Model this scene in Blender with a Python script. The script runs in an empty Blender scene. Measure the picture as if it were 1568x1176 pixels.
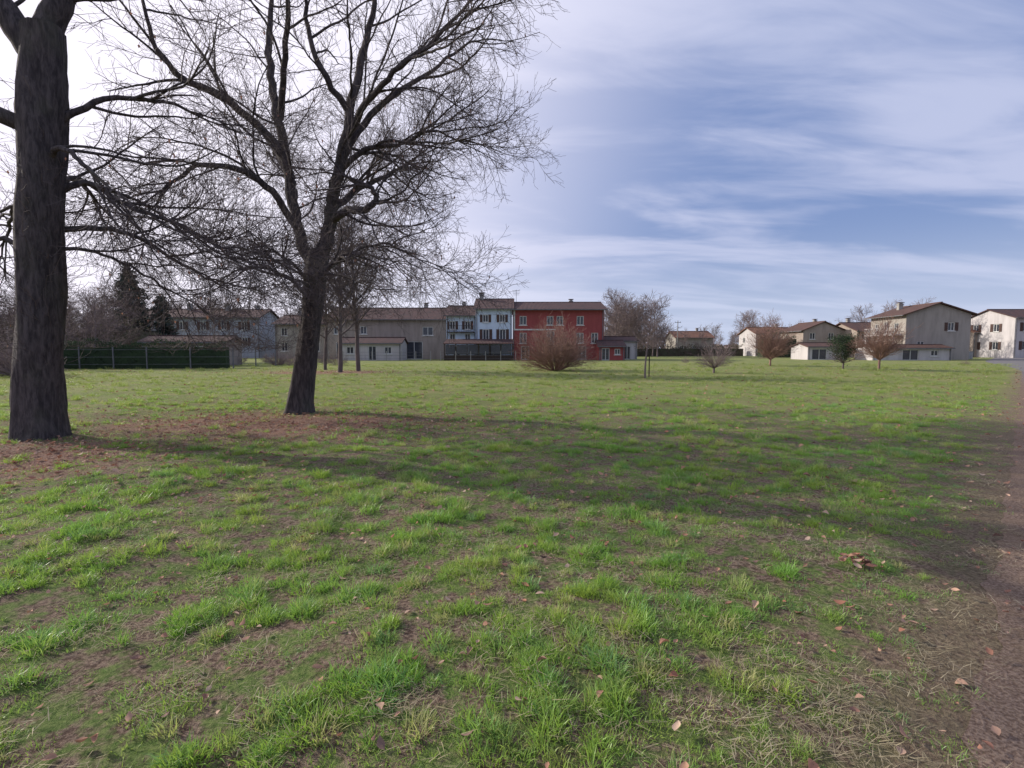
import bpy, math, random
import numpy as np
from mathutils import Vector, noise as mnoise
random.seed(7); np.random.seed(7)
R=random.random
def U(a,b): return a+(b-a)*random.random()
scene=bpy.context.scene
root=scene.collection

# ---------------------------------------------------------------- materials
def newmat(name):
    m=bpy.data.materials.new(name); m.use_nodes=True
    nt=m.node_tree; b=nt.nodes['Principled BSDF']
    b.inputs['Roughness'].default_value=0.85
    b.inputs['Specular IOR Level'].default_value=0.25
    return m,nt,b
def N(nt,t,**k):
    n=nt.nodes.new(t)
    for a,v in k.items(): setattr(n,a,v)
    return n
def noise(nt,vec,scale,detail=4,rough=.55,dist=0):
    n=N(nt,'ShaderNodeTexNoise'); n.inputs['Scale'].default_value=scale
    n.inputs['Detail'].default_value=detail; n.inputs['Roughness'].default_value=rough
    n.inputs['Distortion'].default_value=dist
    if vec is not None: nt.links.new(vec,n.inputs['Vector'])
    return n.outputs['Fac']
def mrange(nt,v,a,b,c=0,d=1,smooth=True):
    n=N(nt,'ShaderNodeMapRange')
    if smooth: n.interpolation_type='SMOOTHSTEP'
    nt.links.new(v,n.inputs[0])
    for i,x in enumerate((a,b,c,d)): n.inputs[i+1].default_value=x
    return n.outputs[0]
def mix(nt,f,a,b,mode='MIX'):
    n=N(nt,'ShaderNodeMix'); n.data_type='RGBA'; n.blend_type=mode
    for s,x in ((n.inputs[0],f),(n.inputs[6],a),(n.inputs[7],b)):
        if isinstance(x,(int,float)): s.default_value=x
        elif isinstance(x,tuple): s.default_value=(x[0],x[1],x[2],1)
        else: nt.links.new(x,s)
    return n.outputs[2]
def math_(nt,op,a,b=None):
    n=N(nt,'ShaderNodeMath'); n.operation=op
    for s,x in ((n.inputs[0],a),(n.inputs[1],b)):
        if x is None: continue
        if isinstance(x,(int,float)): s.default_value=x
        else: nt.links.new(x,s)
    return n.outputs[0]
def bump(nt,b,h,strength=.5,dist=.02):
    n=N(nt,'ShaderNodeBump'); n.inputs['Strength'].default_value=strength
    n.inputs['Distance'].default_value=dist
    nt.links.new(h,n.inputs['Height']); nt.links.new(n.outputs[0],b.inputs['Normal'])
def simple(name,c,c2=None,scale=3,rough=.85,bmp=0,bs=20,spec=.25):
    m,nt,b=newmat(name)
    b.inputs['Roughness'].default_value=rough; b.inputs['Specular IOR Level'].default_value=spec
    tc=N(nt,'ShaderNodeTexCoord').outputs['Object']
    c2=c2 or tuple(x*.75 for x in c)
    f=mrange(nt,noise(nt,tc,scale,5,.6),.3,.7)
    nt.links.new(mix(nt,f,c,c2),b.inputs['Base Color'])
    if bmp: bump(nt,b,noise(nt,tc,bs,4),bmp,.02)
    return m
def wallmat(name,c,dirt=.35):
    m,nt,b=newmat(name)
    tc=N(nt,'ShaderNodeTexCoord').outputs['Object']
    mp=N(nt,'ShaderNodeMapping'); mp.inputs['Scale'].default_value=(1.6,1.6,.25)
    nt.links.new(tc,mp.inputs[0])
    f=mrange(nt,noise(nt,mp.outputs[0],1.0,6,.65),.35,.75)
    f2=mrange(nt,noise(nt,tc,.5,4,.6),.4,.7,0,.5)
    c1=mix(nt,f2,c,tuple(x*.85 for x in c))
    c1=mix(nt,math_(nt,'MULTIPLY',f,dirt),c1,tuple(x*.5 for x in c))
    nt.links.new(c1,b.inputs['Base Color'])
    bump(nt,b,noise(nt,tc,40,3),.2,.01)
    return m
def roofmat(name,c,c2):
    m,nt,b=newmat(name)
    tc=N(nt,'ShaderNodeTexCoord').outputs['Object']
    f=mrange(nt,noise(nt,tc,1.2,6,.7),.35,.7)
    f3=mrange(nt,noise(nt,tc,9,3,.7),.4,.65)
    col=mix(nt,f,c,c2); col=mix(nt,math_(nt,'MULTIPLY',f3,.45),col,tuple(x*.45 for x in c2))
    nt.links.new(col,b.inputs['Base Color'])
    w=N(nt,'ShaderNodeTexWave'); w.inputs['Scale'].default_value=1.6; w.bands_direction='X'
    nt.links.new(tc,w.inputs['Vector'])
    bump(nt,b,w.outputs['Fac'],.7,.06)
    return m
M={}
def barkmat(name,c,c2):
    m,nt,b=newmat(name)
    tc=N(nt,'ShaderNodeTexCoord').outputs['Object']
    mp=N(nt,'ShaderNodeMapping'); mp.inputs['Scale'].default_value=(1,1,.22)
    nt.links.new(tc,mp.inputs[0])
    n1=noise(nt,mp.outputs[0],14,6,.7,.4); n2=noise(nt,tc,1.3,3)
    col=mix(nt,mrange(nt,n1,.35,.65),c,c2)
    col=mix(nt,mrange(nt,n2,.5,.75,0,.5),col,(c2[0]*.9,c2[1]*1.05,c2[2]*.75))
    nt.links.new(col,b.inputs['Base Color']); b.inputs['Roughness'].default_value=.95
    bump(nt,b,n1,1.0,.05)
    return m
M['bark']=barkmat('bark_dark',(.04,.034,.036),(.115,.097,.097))
M['twig']=simple('twig_bark',(.095,.075,.075),(.14,.11,.105),scale=2,rough=.8)  # bark tone lightened towards purple-grey, glare over the twigs put into the colour
M['redtwig']=simple('twig_reddish',(.30,.185,.145),(.21,.13,.11),scale=1.5)
M['tantwig']=simple('twig_grey_tan',(.25,.19,.18),(.17,.135,.135),scale=1.5)
M['glass']=simple('window_glass',(.03,.035,.045),(.05,.055,.07),rough=.12,spec=.6)
M['frame']=simple('window_frame_white',(.62,.62,.60),(.5,.5,.48))
M['shutter_d']=simple('shutter_brown',(.10,.06,.05),(.07,.045,.04))
M['metal']=simple('metal_grey',(.18,.18,.19),(.12,.12,.13),rough=.5)
M['white']=wallmat('plaster_white',(.52,.49,.49),.45)
M['bluewhite']=wallmat('plaster_pale_blue',(.54,.64,.77),.3)
M['greyblue']=wallmat('plaster_grey_blue',(.36,.38,.43),.45)
M['red']=wallmat('plaster_red',(.31,.075,.075),.4)
M['beige']=wallmat('plaster_beige',(.34,.31,.28),.5)
M['ochre']=wallmat('plaster_ochre_grey',(.33,.28,.25),.6)
M['tan']=wallmat('plaster_tan',(.36,.30,.26),.5)
M['roof_brown']=roofmat('roof_tiles_brown',(.13,.07,.055),(.085,.055,.05))
M['roof_dark']=roofmat('roof_tiles_dark',(.11,.06,.056),(.07,.05,.05))
M['roof_orange']=roofmat('roof_tiles_orange',(.24,.12,.08),(.14,.08,.06))
M['wood']=simple('wood_dark',(.06,.045,.035),(.04,.03,.025),scale=6)
M['concrete']=simple('concrete',(.36,.35,.33),(.26,.25,.24),scale=2,bmp=.3)

def leafmat(name,c,c2,trans=.25):
    m,nt,b=newmat(name)
    g=N(nt,'ShaderNodeNewGeometry').outputs['Position']
    f=mrange(nt,noise(nt,g,1.3,4,.6),.35,.65)
    col=mix(nt,f,c,c2)
    nt.links.new(col,b.inputs['Base Color'])
    t=N(nt,'ShaderNodeBsdfTranslucent'); nt.links.new(col,t.inputs[0])
    ms=N(nt,'ShaderNodeMixShader'); ms.inputs[0].default_value=trans
    out=nt.nodes['Material Output']
    nt.links.new(b.outputs[0],ms.inputs[1]); nt.links.new(t.outputs[0],ms.inputs[2])
    nt.links.new(ms.outputs[0],out.inputs[0])
    return m
M['evergreen']=leafmat('evergreen_needles',(.045,.06,.055),(.06,.08,.06),.1)
M['hedge']=leafmat('hedge_leaves',(.045,.075,.035),(.04,.06,.035),.2)
M['olivehedge']=leafmat('hedge_olive',(.11,.11,.07),(.11,.085,.07),.2)

def grassmat():
    m,nt,b=newmat('grass_blades')
    g=N(nt,'ShaderNodeNewGeometry').outputs['Position']
    oi=N(nt,'ShaderNodeObjectInfo').outputs['Random']
    f=mrange(nt,noise(nt,g,.45,3,.6),.35,.65)
    f2=mrange(nt,noise(nt,g,2.3,3,.6),.35,.7)
    c=mix(nt,f,(.21,.42,.065),(.36,.47,.085))
    c=mix(nt,math_(nt,'MULTIPLY',f2,.55),c,(.15,.35,.10))
    c=mix(nt,mrange(nt,oi,.72,1,0,.85),c,(.52,.47,.23))
    c=mix(nt,mrange(nt,oi,.22,0,0,.55),c,(.14,.34,.19))
    sep=N(nt,'ShaderNodeSeparateXYZ'); nt.links.new(g,sep.inputs[0])
    far=mrange(nt,sep.outputs[1],9,28,0,.85)
    c=mix(nt,far,c,(.28,.315,.11))
    nt.links.new(c,b.inputs['Base Color']); b.inputs['Roughness'].default_value=.42
    b.inputs['Specular IOR Level'].default_value=.4
    t=N(nt,'ShaderNodeBsdfTranslucent'); nt.links.new(mix(nt,.3,c,(.48,.60,.07)),t.inputs[0])
    ms=N(nt,'ShaderNodeMixShader'); ms.inputs[0].default_value=.4
    nt.links.new(b.outputs[0],ms.inputs[1]); nt.links.new(t.outputs[0],ms.inputs[2])
    nt.links.new(ms.outputs[0],nt.nodes['Material Output'].inputs[0])
    return m
M['grass']=grassmat()
def drymat(name,cols,trans=.2):
    m,nt,b=newmat(name)
    oi=N(nt,'ShaderNodeObjectInfo').outputs['Random']
    r=N(nt,'ShaderNodeValToRGB'); nt.links.new(oi,r.inputs[0])
    el=r.color_ramp.elements
    for i,c in enumerate(cols):
        p=i/(len(cols)-1)
        e=el[0] if i==0 else (el[len(el)-1] if i==len(cols)-1 else el.new(p))
        e.position=p; e.color=(*c,1)
    nt.links.new(r.outputs[0],b.inputs['Base Color'])
    t=N(nt,'ShaderNodeBsdfTranslucent'); nt.links.new(r.outputs[0],t.inputs[0])
    ms=N(nt,'ShaderNodeMixShader'); ms.inputs[0].default_value=trans
    nt.links.new(b.outputs[0],ms.inputs[1]); nt.links.new(t.outputs[0],ms.inputs[2])
    nt.links.new(ms.outputs[0],nt.nodes['Material Output'].inputs[0])
    return m
M['deadleaf']=drymat('dead_leaves',[(.24,.12,.09),(.44,.26,.18),(.34,.15,.10),(.56,.41,.31),(.42,.21,.14),(.20,.13,.11)])
M['straw']=drymat('dry_grass',[(.42,.36,.22),(.32,.27,.17),(.48,.42,.28),(.28,.22,.15)])

# ---------------------------------------------------------------- mesh helpers
def mesh_np(name,V,F,mat,smooth=False,parent=None,link=True):
    V=np.asarray(V,dtype=np.float32); F=np.asarray(F,dtype=np.int32)
    me=bpy.data.meshes.new(name)
    k=F.shape[1]
    me.vertices.add(len(V)); me.vertices.foreach_set('co',V.ravel())
    me.loops.add(F.size); me.loops.foreach_set('vertex_index',F.ravel())
    me.polygons.add(len(F)); me.polygons.foreach_set('loop_start',np.arange(0,F.size,k,dtype=np.int32))
    if smooth: me.polygons.foreach_set('use_smooth',np.ones(len(F),dtype=bool))
    me.update(calc_edges=True)
    me.materials.append(mat)
    o=bpy.data.objects.new(name,me)
    if link: root.objects.link(o)
    if parent: o.parent=parent
    return o
class MB:
    def __init__(s): s.v=[]; s.f=[]
    def quad(s,a,b,c,d):
        i=len(s.v); s.v+= [tuple(a),tuple(b),tuple(c),tuple(d)]; s.f.append((i,i+1,i+2,i+3))
    def tri(s,a,b,c):
        i=len(s.v); s.v+=[tuple(a),tuple(b),tuple(c)]; s.f.append((i,i+1,i+2))
    def obox(s,O,A,B,a0,a1,b0,b1,z0,z1):
        i=len(s.v)
        for z in (z0,z1):
            for (a,b) in ((a0,b0),(a1,b0),(a1,b1),(a0,b1)):
                p=O+A*a+B*b; s.v.append((p.x,p.y,p.z+z))
        s.f+=[(i,i+3,i+2,i+1),(i+4,i+5,i+6,i+7),(i,i+1,i+5,i+4),(i+1,i+2,i+6,i+5),(i+2,i+3,i+7,i+6),(i+3,i,i+4,i+7)]
    def box(s,x0,x1,y0,y1,z0,z1):
        s.obox(Vector((0,0,0)),Vector((1,0,0)),Vector((0,1,0)),x0,x1,y0,y1,z0,z1)
    def slab(s,pts,t):
        i=len(s.v); n=len(pts)
        for p in pts: s.v.append(tuple(p))
        for p in pts: s.v.append((p[0],p[1],p[2]-t))
        s.f.append(tuple(range(i,i+n))); s.f.append(tuple(range(i+2*n-1,i+n-1,-1)))
        for k in range(n):
            k2=(k+1)%n; s.f.append((i+k,i+n+k,i+n+k2,i+k2))
    def obj(s,name,mat,parent=None):
        if not s.v: return None
        me=bpy.data.meshes.new(name); me.from_pydata(s.v,[],s.f); me.update()
        me.materials.append(mat); o=bpy.data.objects.new(name,me); root.objects.link(o)
        if parent: o.parent=parent
        return o
def empty(name,loc=(0,0,0),rot=0):
    e=bpy.data.objects.new(name,None); e.location=loc; e.rotation_euler=(0,0,rot)
    root.objects.link(e); return e

# ---------------------------------------------------------------- ground
def ss(t): t=np.clip(t,0,1); return t*t*(3-2*t)
def hgt(x,y):
    x=np.asarray(x,float); y=np.asarray(y,float)
    h=.022*np.sin(x*1.9+y*.7)+.018*np.sin(x*-.8+y*2.3+1)+.012*np.sin(x*4.1+2)*np.sin(y*3.7)+.03*np.sin(x*.5+.3)*np.sin(y*.43+1.2)
    dd=(y-x)/1.4142
    r=np.hypot(x,y)
    return h*ss((dd-.15)/2.2)*(1-ss((r-25)/25))
a=np.linspace(-1,1,331); g1=np.sinh(a*6.6)/np.sinh(6.6)*900
gx,gy=np.meshgrid(g1,g1+4)
gz=hgt(gx,gy)
V=np.stack([gx.ravel(),gy.ravel(),gz.ravel()],1)
n=len(g1); ii,jj=np.meshgrid(np.arange(n-1),np.arange(n-1)); k0=(jj*n+ii).ravel()
F=np.stack([k0,k0+1,k0+n+1,k0+n],1)
def groundmat():
    m,nt,b=newmat('ground_grass_soil')
    g=N(nt,'ShaderNodeNewGeometry').outputs['Position']
    sep=N(nt,'ShaderNodeSeparateXYZ'); nt.links.new(g,sep.inputs[0]); X,Y=sep.outputs[0],sep.outputs[1]
    n_f=noise(nt,g,34,5,.75); n_m=noise(nt,g,5,5,.65); n_l=noise(nt,g,.5,4,.6); n_xl=noise(nt,g,.11,4,.6,.5)
    soil=mix(nt,mrange(nt,n_f,.38,.62),(.12,.078,.06),(.38,.28,.21))
    soil=mix(nt,mrange(nt,n_m,.45,.7,0,.5),soil,(.24,.24,.11))
    green=mix(nt,mrange(nt,n_f,.35,.65),(.11,.18,.045),(.24,.30,.10))
    near=mix(nt,mrange(nt,n_m,.42,.60),soil,green)
    fg=mix(nt,mrange(nt,n_f,.35,.65),(.155,.205,.06),(.255,.29,.10))
    fg=mix(nt,mrange(nt,n_l,.4,.65,0,.6),fg,(.31,.275,.13))
    fg=mix(nt,mrange(nt,n_xl,.5,.7,0,.5),fg,(.165,.225,.06))
    fg=mix(nt,mrange(nt,n_m,.5,.35,0,.35),fg,(.21,.16,.10))
    c=mix(nt,mrange(nt,Y,7,22),near,fg)
    def blob(cx,cy,rx,ry,inner):
        dx=math_(nt,'DIVIDE',math_(nt,'SUBTRACT',X,cx),rx); dy=math_(nt,'DIVIDE',math_(nt,'SUBTRACT',Y,cy),ry)
        r=math_(nt,'SQRT',math_(nt,'ADD',math_(nt,'MULTIPLY',dx,dx),math_(nt,'MULTIPLY',dy,dy)))
        r=math_(nt,'ADD',r,mrange(nt,n_l,.2,.8,-.5,.5,False))
        return mrange(nt,r,1,inner)
    lit=math_(nt,'MAXIMUM',blob(-5.2,11.4,5.0,3.1,.35),blob(-9.0,7.8,4.6,2.8,.4))
    lit=math_(nt,'MAXIMUM',lit,blob(-13,36,6,3.4,.4))
    lit=math_(nt,'MULTIPLY',lit,mrange(nt,n_m,.25,.55,.35,1))
    lc=mix(nt,mrange(nt,n_f,.38,.62),(.19,.09,.075),(.46,.27,.22))
    c=mix(nt,math_(nt,'MULTIPLY',lit,.85),c,lc)
    dd=math_(nt,'MULTIPLY',math_(nt,'SUBTRACT',Y,X),.7071)
    dd=math_(nt,'ADD',dd,mrange(nt,n_l,.2,.8,-.25,.25,False))
    v=mrange(nt,dd,.85,.1)
    dirt=mix(nt,mrange(nt,n_f,.35,.65),(.17,.125,.09),(.34,.27,.18))
    c=mix(nt,math_(nt,'MULTIPLY',v,mrange(nt,n_m,.3,.6,.5,1)),c,dirt)
    nt.links.new(c,b.inputs['Base Color']); b.inputs['Roughness'].default_value=.95
    b.inputs['Specular IOR Level'].default_value=.1
    bump(nt,b,math_(nt,'ADD',n_f,n_m),1.0,.07)
    return m
mesh_np('ground',V,F,groundmat(),smooth=True)

def roadmat():
    m,nt,b=newmat('path_gravel')
    g=N(nt,'ShaderNodeNewGeometry').outputs['Position']
    n1=noise(nt,g,60,4,.7); n2=noise(nt,g,1.2,5,.65)
    c=mix(nt,mrange(nt,n1,.35,.65),(.12,.08,.062),(.29,.215,.165))
    c=mix(nt,mrange(nt,n2,.45,.7,0,.6),c,(.22,.16,.10))
    sep=N(nt,'ShaderNodeSeparateXYZ'); nt.links.new(g,sep.inputs[0])
    c=mix(nt,mrange(nt,sep.outputs[1],20,40),c,(.19,.18,.18))
    nt.links.new(c,b.inputs['Base Color']); bump(nt,b,n1,.8,.02)
    b.inputs['Roughness'].default_value=.95; b.inputs['Specular IOR Level'].default_value=.05
    return m
V=[];F=[]
S=np.concatenate([np.arange(-6,30,.12),np.arange(30,140,1.0)])
for i,s in enumerate(S):
    e=.12*mnoise.noise(Vector((s*1.1,0,3)))+.06*mnoise.noise(Vector((s*5,0,8)))
    e+=.07+3.6*float(ss((s-50)/45))
    wd=3.4+3*float(ss((s-35)/25))
    for q,off in enumerate((e,-wd/2,-wd)):
        V.append(((s-off)/1.4142,(s+off)/1.4142,.004))
for i in range(len(S)-1):
    for q in range(2):
        a0=i*3+q; F.append((a0,a0+1,a0+4,a0+3))
mesh_np('path',V,F,roadmat())

# ---------------------------------------------------------------- instancing
def instancer(name,pts,rots,scl,idx,coll):
    me=bpy.data.meshes.new(name); me.vertices.add(len(pts))
    me.vertices.foreach_set('co',np.asarray(pts,dtype=np.float32).ravel())
    at=me.attributes.new('rot','FLOAT_VECTOR','POINT'); at.data.foreach_set('vector',np.asarray(rots,dtype=np.float32).ravel())
    at=me.attributes.new('scl','FLOAT','POINT'); at.data.foreach_set('value',np.asarray(scl,dtype=np.float32))
    at=me.attributes.new('vidx','INT','POINT'); at.data.foreach_set('value',np.asarray(idx,dtype=np.int32))
    o=bpy.data.objects.new(name,me); root.objects.link(o)
    ng=bpy.data.node_groups.new(name+'_nodes','GeometryNodeTree')
    ng.interface.new_socket('Geometry',in_out='INPUT',socket_type='NodeSocketGeometry')
    ng.interface.new_socket('Geometry',in_out='OUTPUT',socket_type='NodeSocketGeometry')
    gi=ng.nodes.new('NodeGroupInput'); go=ng.nodes.new('NodeGroupOutput')
    ip=ng.nodes.new('GeometryNodeInstanceOnPoints'); ci=ng.nodes.new('GeometryNodeCollectionInfo')
    ci.inputs['Collection'].default_value=coll
    ci.inputs['Separate Children'].default_value=True; ci.inputs['Reset Children'].default_value=True
    def na(t,nm):
        q=ng.nodes.new('GeometryNodeInputNamedAttribute'); q.data_type=t; q.inputs['Name'].default_value=nm
        return q.outputs[0]
    ng.links.new(gi.outputs[0],ip.inputs['Points']); ng.links.new(ci.outputs[0],ip.inputs['Instance'])
    ip.inputs['Pick Instance'].default_value=True
    ng.links.new(na('INT','vidx'),ip.inputs['Instance Index'])
    ng.links.new(na('FLOAT_VECTOR','rot'),ip.inputs['Rotation'])
    ng.links.new(na('FLOAT','scl'),ip.inputs['Scale'])
    ng.links.new(ip.outputs[0],go.inputs[0])
    md=o.modifiers.new('instances','NODES'); md.node_group=ng
    return o
def coll_of(name,objs):
    c=bpy.data.collections.new(name)
    for o in objs: c.objects.link(o)
    return c

def tuft(name,nb,rad,hmin,hmax,wid,lean,mat,flat=False):
    V=[];F=[]
    for b in range(nb):
        r=rad*math.sqrt(R()); th=U(0,6.283); bx,by=r*math.cos(th),r*math.sin(th)
        L=U(hmin,hmax)*(1-.3*r/rad); w=wid*U(.6,1.2)
        az=th+U(-1.2,1.2) if R()<.7 else U(0,6.28)
        tilt=U(.05,lean)*(0.4+r/rad)
        if flat: tilt=U(1.25,1.5); az=U(0,6.28)
        curl=U(.3,1.1) if not flat else U(-.1,.15)
        ax,ay=math.cos(az),math.sin(az); face=U(0,6.28) if not flat else az+1.57
        sx,sy=math.cos(face),math.sin(face)
        px,py,pz=bx,by,-.005 if not flat else U(.004,.03)
        i=len(V); seg=3
        for s in range(seg+1):
            ww=w*(1-(s/seg)**1.6)*.5
            if s<seg: V+= [(px-sx*ww,py-sy*ww,pz),(px+sx*ww,py+sy*ww,pz)]
            else: V.append((px,py,pz))
            dl=L/seg; px+=ax*math.sin(tilt)*dl; py+=ay*math.sin(tilt)*dl; pz+=math.cos(tilt)*dl; tilt+=curl*.5
            if flat: pz=max(pz,.003)
        F+= [(i,i+1,i+3),(i,i+3,i+2),(i+2,i+3,i+5),(i+2,i+5,i+4),(i+4,i+5,i+6)]
    return mesh_np(name,V,F,mat,link=False)
short=[tuft('grass_short_%d'%i,42,.085,.025,.065,.0048,.9,M['grass']) for i in range(5)]
tall=[tuft('grass_tall_%d'%i,62,.06,.05,.125,.0055,.75,M['grass']) for i in range(6)]
cg=coll_of('grass_tufts',short+tall)
straw=[tuft('straw_%d'%i,30,.16,.05,.14,.0035,1,M['straw'],True) for i in range(4)]
cs=coll_of('straw_tufts',straw)
def leaf(name):
    V=[];L=U(.055,.085);W=L*U(.55,.85);c=U(-.5,1.2);c2=U(-.6,.6)
    prof=[(0,.05),(.2,.7),(.45,1),(.7,.75),(1,.05)]
    for t,w in prof:
        x=(t-.5)*L
        for s in (-1,0,1):
            y=s*w*W/2*U(.85,1.1)
            V.append((x,y,abs(s)*w*W*.35*c+ (t-.5)**2*L*c2*1.5+.012))
    F=[]
    for i in range(4):
        for j in range(2):
            a0=i*3+j; F.append((a0,a0+1,a0+4,a0+3))
    return mesh_np(name,V,F,M['deadleaf'],link=False)
leaves=[leaf('leaf_%d'%i) for i in range(7)]
cl=coll_of('leaf_pieces',leaves)

def sample(y0,y1,dens,m=1.15,ex=2.0):
    xm=m*y1+ex
    n=int((y1-y0)*2*xm*dens)
    x=np.random.uniform(-xm,xm,n); y=np.random.uniform(y0,y1,n)
    k=(np.abs(x)<m*y+ex); return x[k],y[k]
def nz(x,y,s,o=0): 
    return np.array([mnoise.noise(Vector((a*s+o,b*s-o,o))) for a,b in zip(x,y)])
def litter_w(x,y):
    a=np.exp(-(((x+5.2)/4.6)**2+((y-11.4)/2.6)**2)); b=np.exp(-(((x+9.0)/4.2)**2+((y-7.8)/2.4)**2))
    c=np.exp(-(((x+13)/5)**2+((y-36)/3)**2))
    return np.maximum(np.maximum(a,b),c)
P=[];SC=[];IX=[]
zones=[(.6,5,240,1.0,1.0),(5,9,125,1.1,1.0),(9,16,46,1.35,1.0),(16,30,13,1.8,.8),(30,55,2.6,2.8,.6)]
for (y0,y1,d,sc,tf) in zones:
    x,y=sample(y0,y1,d)
    dd=(y-x)/1.4142
    lush=.6*nz(x,y,.6,3)+.8*nz(x,y,2.0,9)+.95*nz(x,y,4.6,13); lw=litter_w(x,y)
    p=np.clip(.54+1.5*lush,.06,1)*(1-.8*lw)
    p*=np.clip((dd-.02)/.9,0,1)**.7
    k=(np.random.rand(len(x))<p)&(dd>.03)
    x,y,lush,dd,lw=x[k],y[k],lush[k],dd[k],lw[k]
    pt=np.clip(.12+1.1*lush,.01,.7)*np.clip((dd-.4)/1.2,0,1)*(1-.6*lw)*tf
    t=np.random.rand(len(x))<pt
    idx=np.where(t,np.random.randint(5,11,len(x)),np.random.randint(0,5,len(x)))
    s=sc*np.random.uniform(.6,1.15,len(x))*np.clip(1+.4*lush,.65,1.3)
    s*=np.where(dd<.7,.7,1)
    P.append(np.stack([x,y,hgt(x,y)],1)); SC.append(s); IX.append(idx)
P=np.concatenate(P);SC=np.concatenate(SC);IX=np.concatenate(IX)
rot=np.zeros((len(P),3)); rot[:,2]=np.random.rand(len(P))*6.283; rot[:,0]=np.random.uniform(-.15,.15,len(P))
instancer('grass',P,rot,SC,IX,cg); print('grass',len(P))
P=[];SC=[]
for (y0,y1,d,sc) in [(.6,6,34,1),(6,14,9,1.3)]:
    x,y=sample(y0,y1,d); w=nz(x,y,1.1,20); dd=(y-x)/1.4142
    k=(np.random.rand(len(x))<np.clip(.5+.9*w,.08,1))&(dd>0.02)
    x,y=x[k],y[k]; P.append(np.stack([x,y,hgt(x,y)+.004],1)); SC.append(sc*np.random.uniform(.6,1.2,len(x)))
P=np.concatenate(P);SC=np.concatenate(SC); rot=np.zeros((len(P),3)); rot[:,2]=np.random.rand(len(P))*6.283
instancer('dry_grass',P,rot,SC,np.random.randint(0,4,len(P)),cs)
P=[];SC=[]
for (y0,y1,d,sc) in [(.6,6,80,.72),(6,18,70,1.05),(18,42,12,1.5)]:
    x,y=sample(y0,y1,d); w=nz(x,y,.8,40)+.5*nz(x,y,4,50); lw=litter_w(x,y); dd=(y-x)/1.4142
    base=.22 if y0<6 else .06
    p=np.clip(base+.5*np.clip(w,0,1)*(.6 if y0<6 else .25),0.01,1)+.95*lw
    k=(np.random.rand(len(x))<p)&(dd>-.3)
    x,y=x[k],y[k]; P.append(np.stack([x,y,hgt(x,y)+np.random.uniform(0,.05,len(x))],1)); SC.append(sc*np.random.uniform(.4,1.25,len(x)))
q=40; x=np.random.normal(2.65,.07,q); y=np.random.normal(3.85,.05,q)
P.append(np.stack([x,y,hgt(x,y)+np.random.uniform(.03,.07,q)],1)); SC.append(np.random.uniform(.6,.9,q))
P=np.concatenate(P);SC=np.concatenate(SC); rot=np.random.uniform(-.5,.5,(len(P),3)); rot[:,2]=np.random.rand(len(P))*6.283
instancer('fallen_leaves',P,rot,SC,np.random.randint(0,7,len(P)),cl); print('leaves',len(P))

# ---------------------------------------------------------------- trees
def tubes(chains,sides):
    P=np.array([p for c in chains for p in c[0]],dtype=np.float64)
    Rr=np.array([r for c in chains for r in c[1]])
    ln=np.array([len(c[0]) for c in chains]); cid=np.repeat(np.arange(len(chains)),ln)
    T=np.zeros_like(P); same=cid[1:]==cid[:-1]
    d=(P[1:]-P[:-1])*same[:,None]
    T[:-1]+=d; T[1:]+=d
    T/=np.maximum(np.linalg.norm(T,axis=1,keepdims=True),1e-9)
    st=np.concatenate([[0],np.cumsum(ln)[:-1]]); en=np.cumsum(ln)-1
    ov=P[en]-P[st]; ax=np.abs(ov).argmin(1); ref=np.zeros((len(chains),3)); ref[np.arange(len(chains)),ax]=1
    rf=ref[cid]
    A=np.cross(T,rf); A/=np.maximum(np.linalg.norm(A,axis=1,keepdims=True),1e-9); B=np.cross(T,A)
    V=np.zeros((len(P),sides,3))
    for s in range(sides):
        an=2*math.pi*s/sides
        V[:,s]=P+(A*math.cos(an)+B*math.sin(an))*Rr[:,None]
    i=np.nonzero(same)[0]; Fs=[]
    for s in range(sides):
        s2=(s+1)%sides
        Fs.append(np.stack([i*sides+s,i*sides+s2,(i+1)*sides+s2,(i+1)*sides+s],1))
    return V.reshape(-1,3),np.concatenate(Fs)
def perp(d):
    a=Vector((U(-1,1),U(-1,1),U(-1,1))); p=d.cross(a)
    return p.normalized() if p.length>1e-4 else Vector((1,0,0))
def grow(out,P,D,L,r0,lvl,cfg):
    seg=cfg['seg'][lvl]; n=max(3,int(L/seg)); sl=L/n
    p=Vector(P); d=Vector(D).normalized(); pts=[tuple(p)]; rs=[r0]; ds=[d.copy()]
    r1=max(cfg['rmin'],r0*cfg['taper'][lvl]); wig=cfg['wig'][lvl]; tr=cfg['trop'][lvl]
    bias=perp(d)*U(0,.06)
    for i in range(n):
        t=(i+1)/n
        up=tr+cfg['upturn'][lvl]*t*t
        d=(d+Vector((U(-1,1),U(-1,1),U(-1,1)))*wig+bias+Vector((0,0,up))).normalized()
        p=p+d*sl
        if p.z<1.7 and d.z<0 and cfg.get('floor',True): d.z=abs(d.z)*.5
        pts.append(tuple(p)); rs.append(r0+(r1-r0)*t); ds.append(d.copy())
    out.setdefault(lvl,[]).append((pts,rs))
    spawn(out,pts,rs,ds,L,lvl,cfg,.15)
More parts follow.
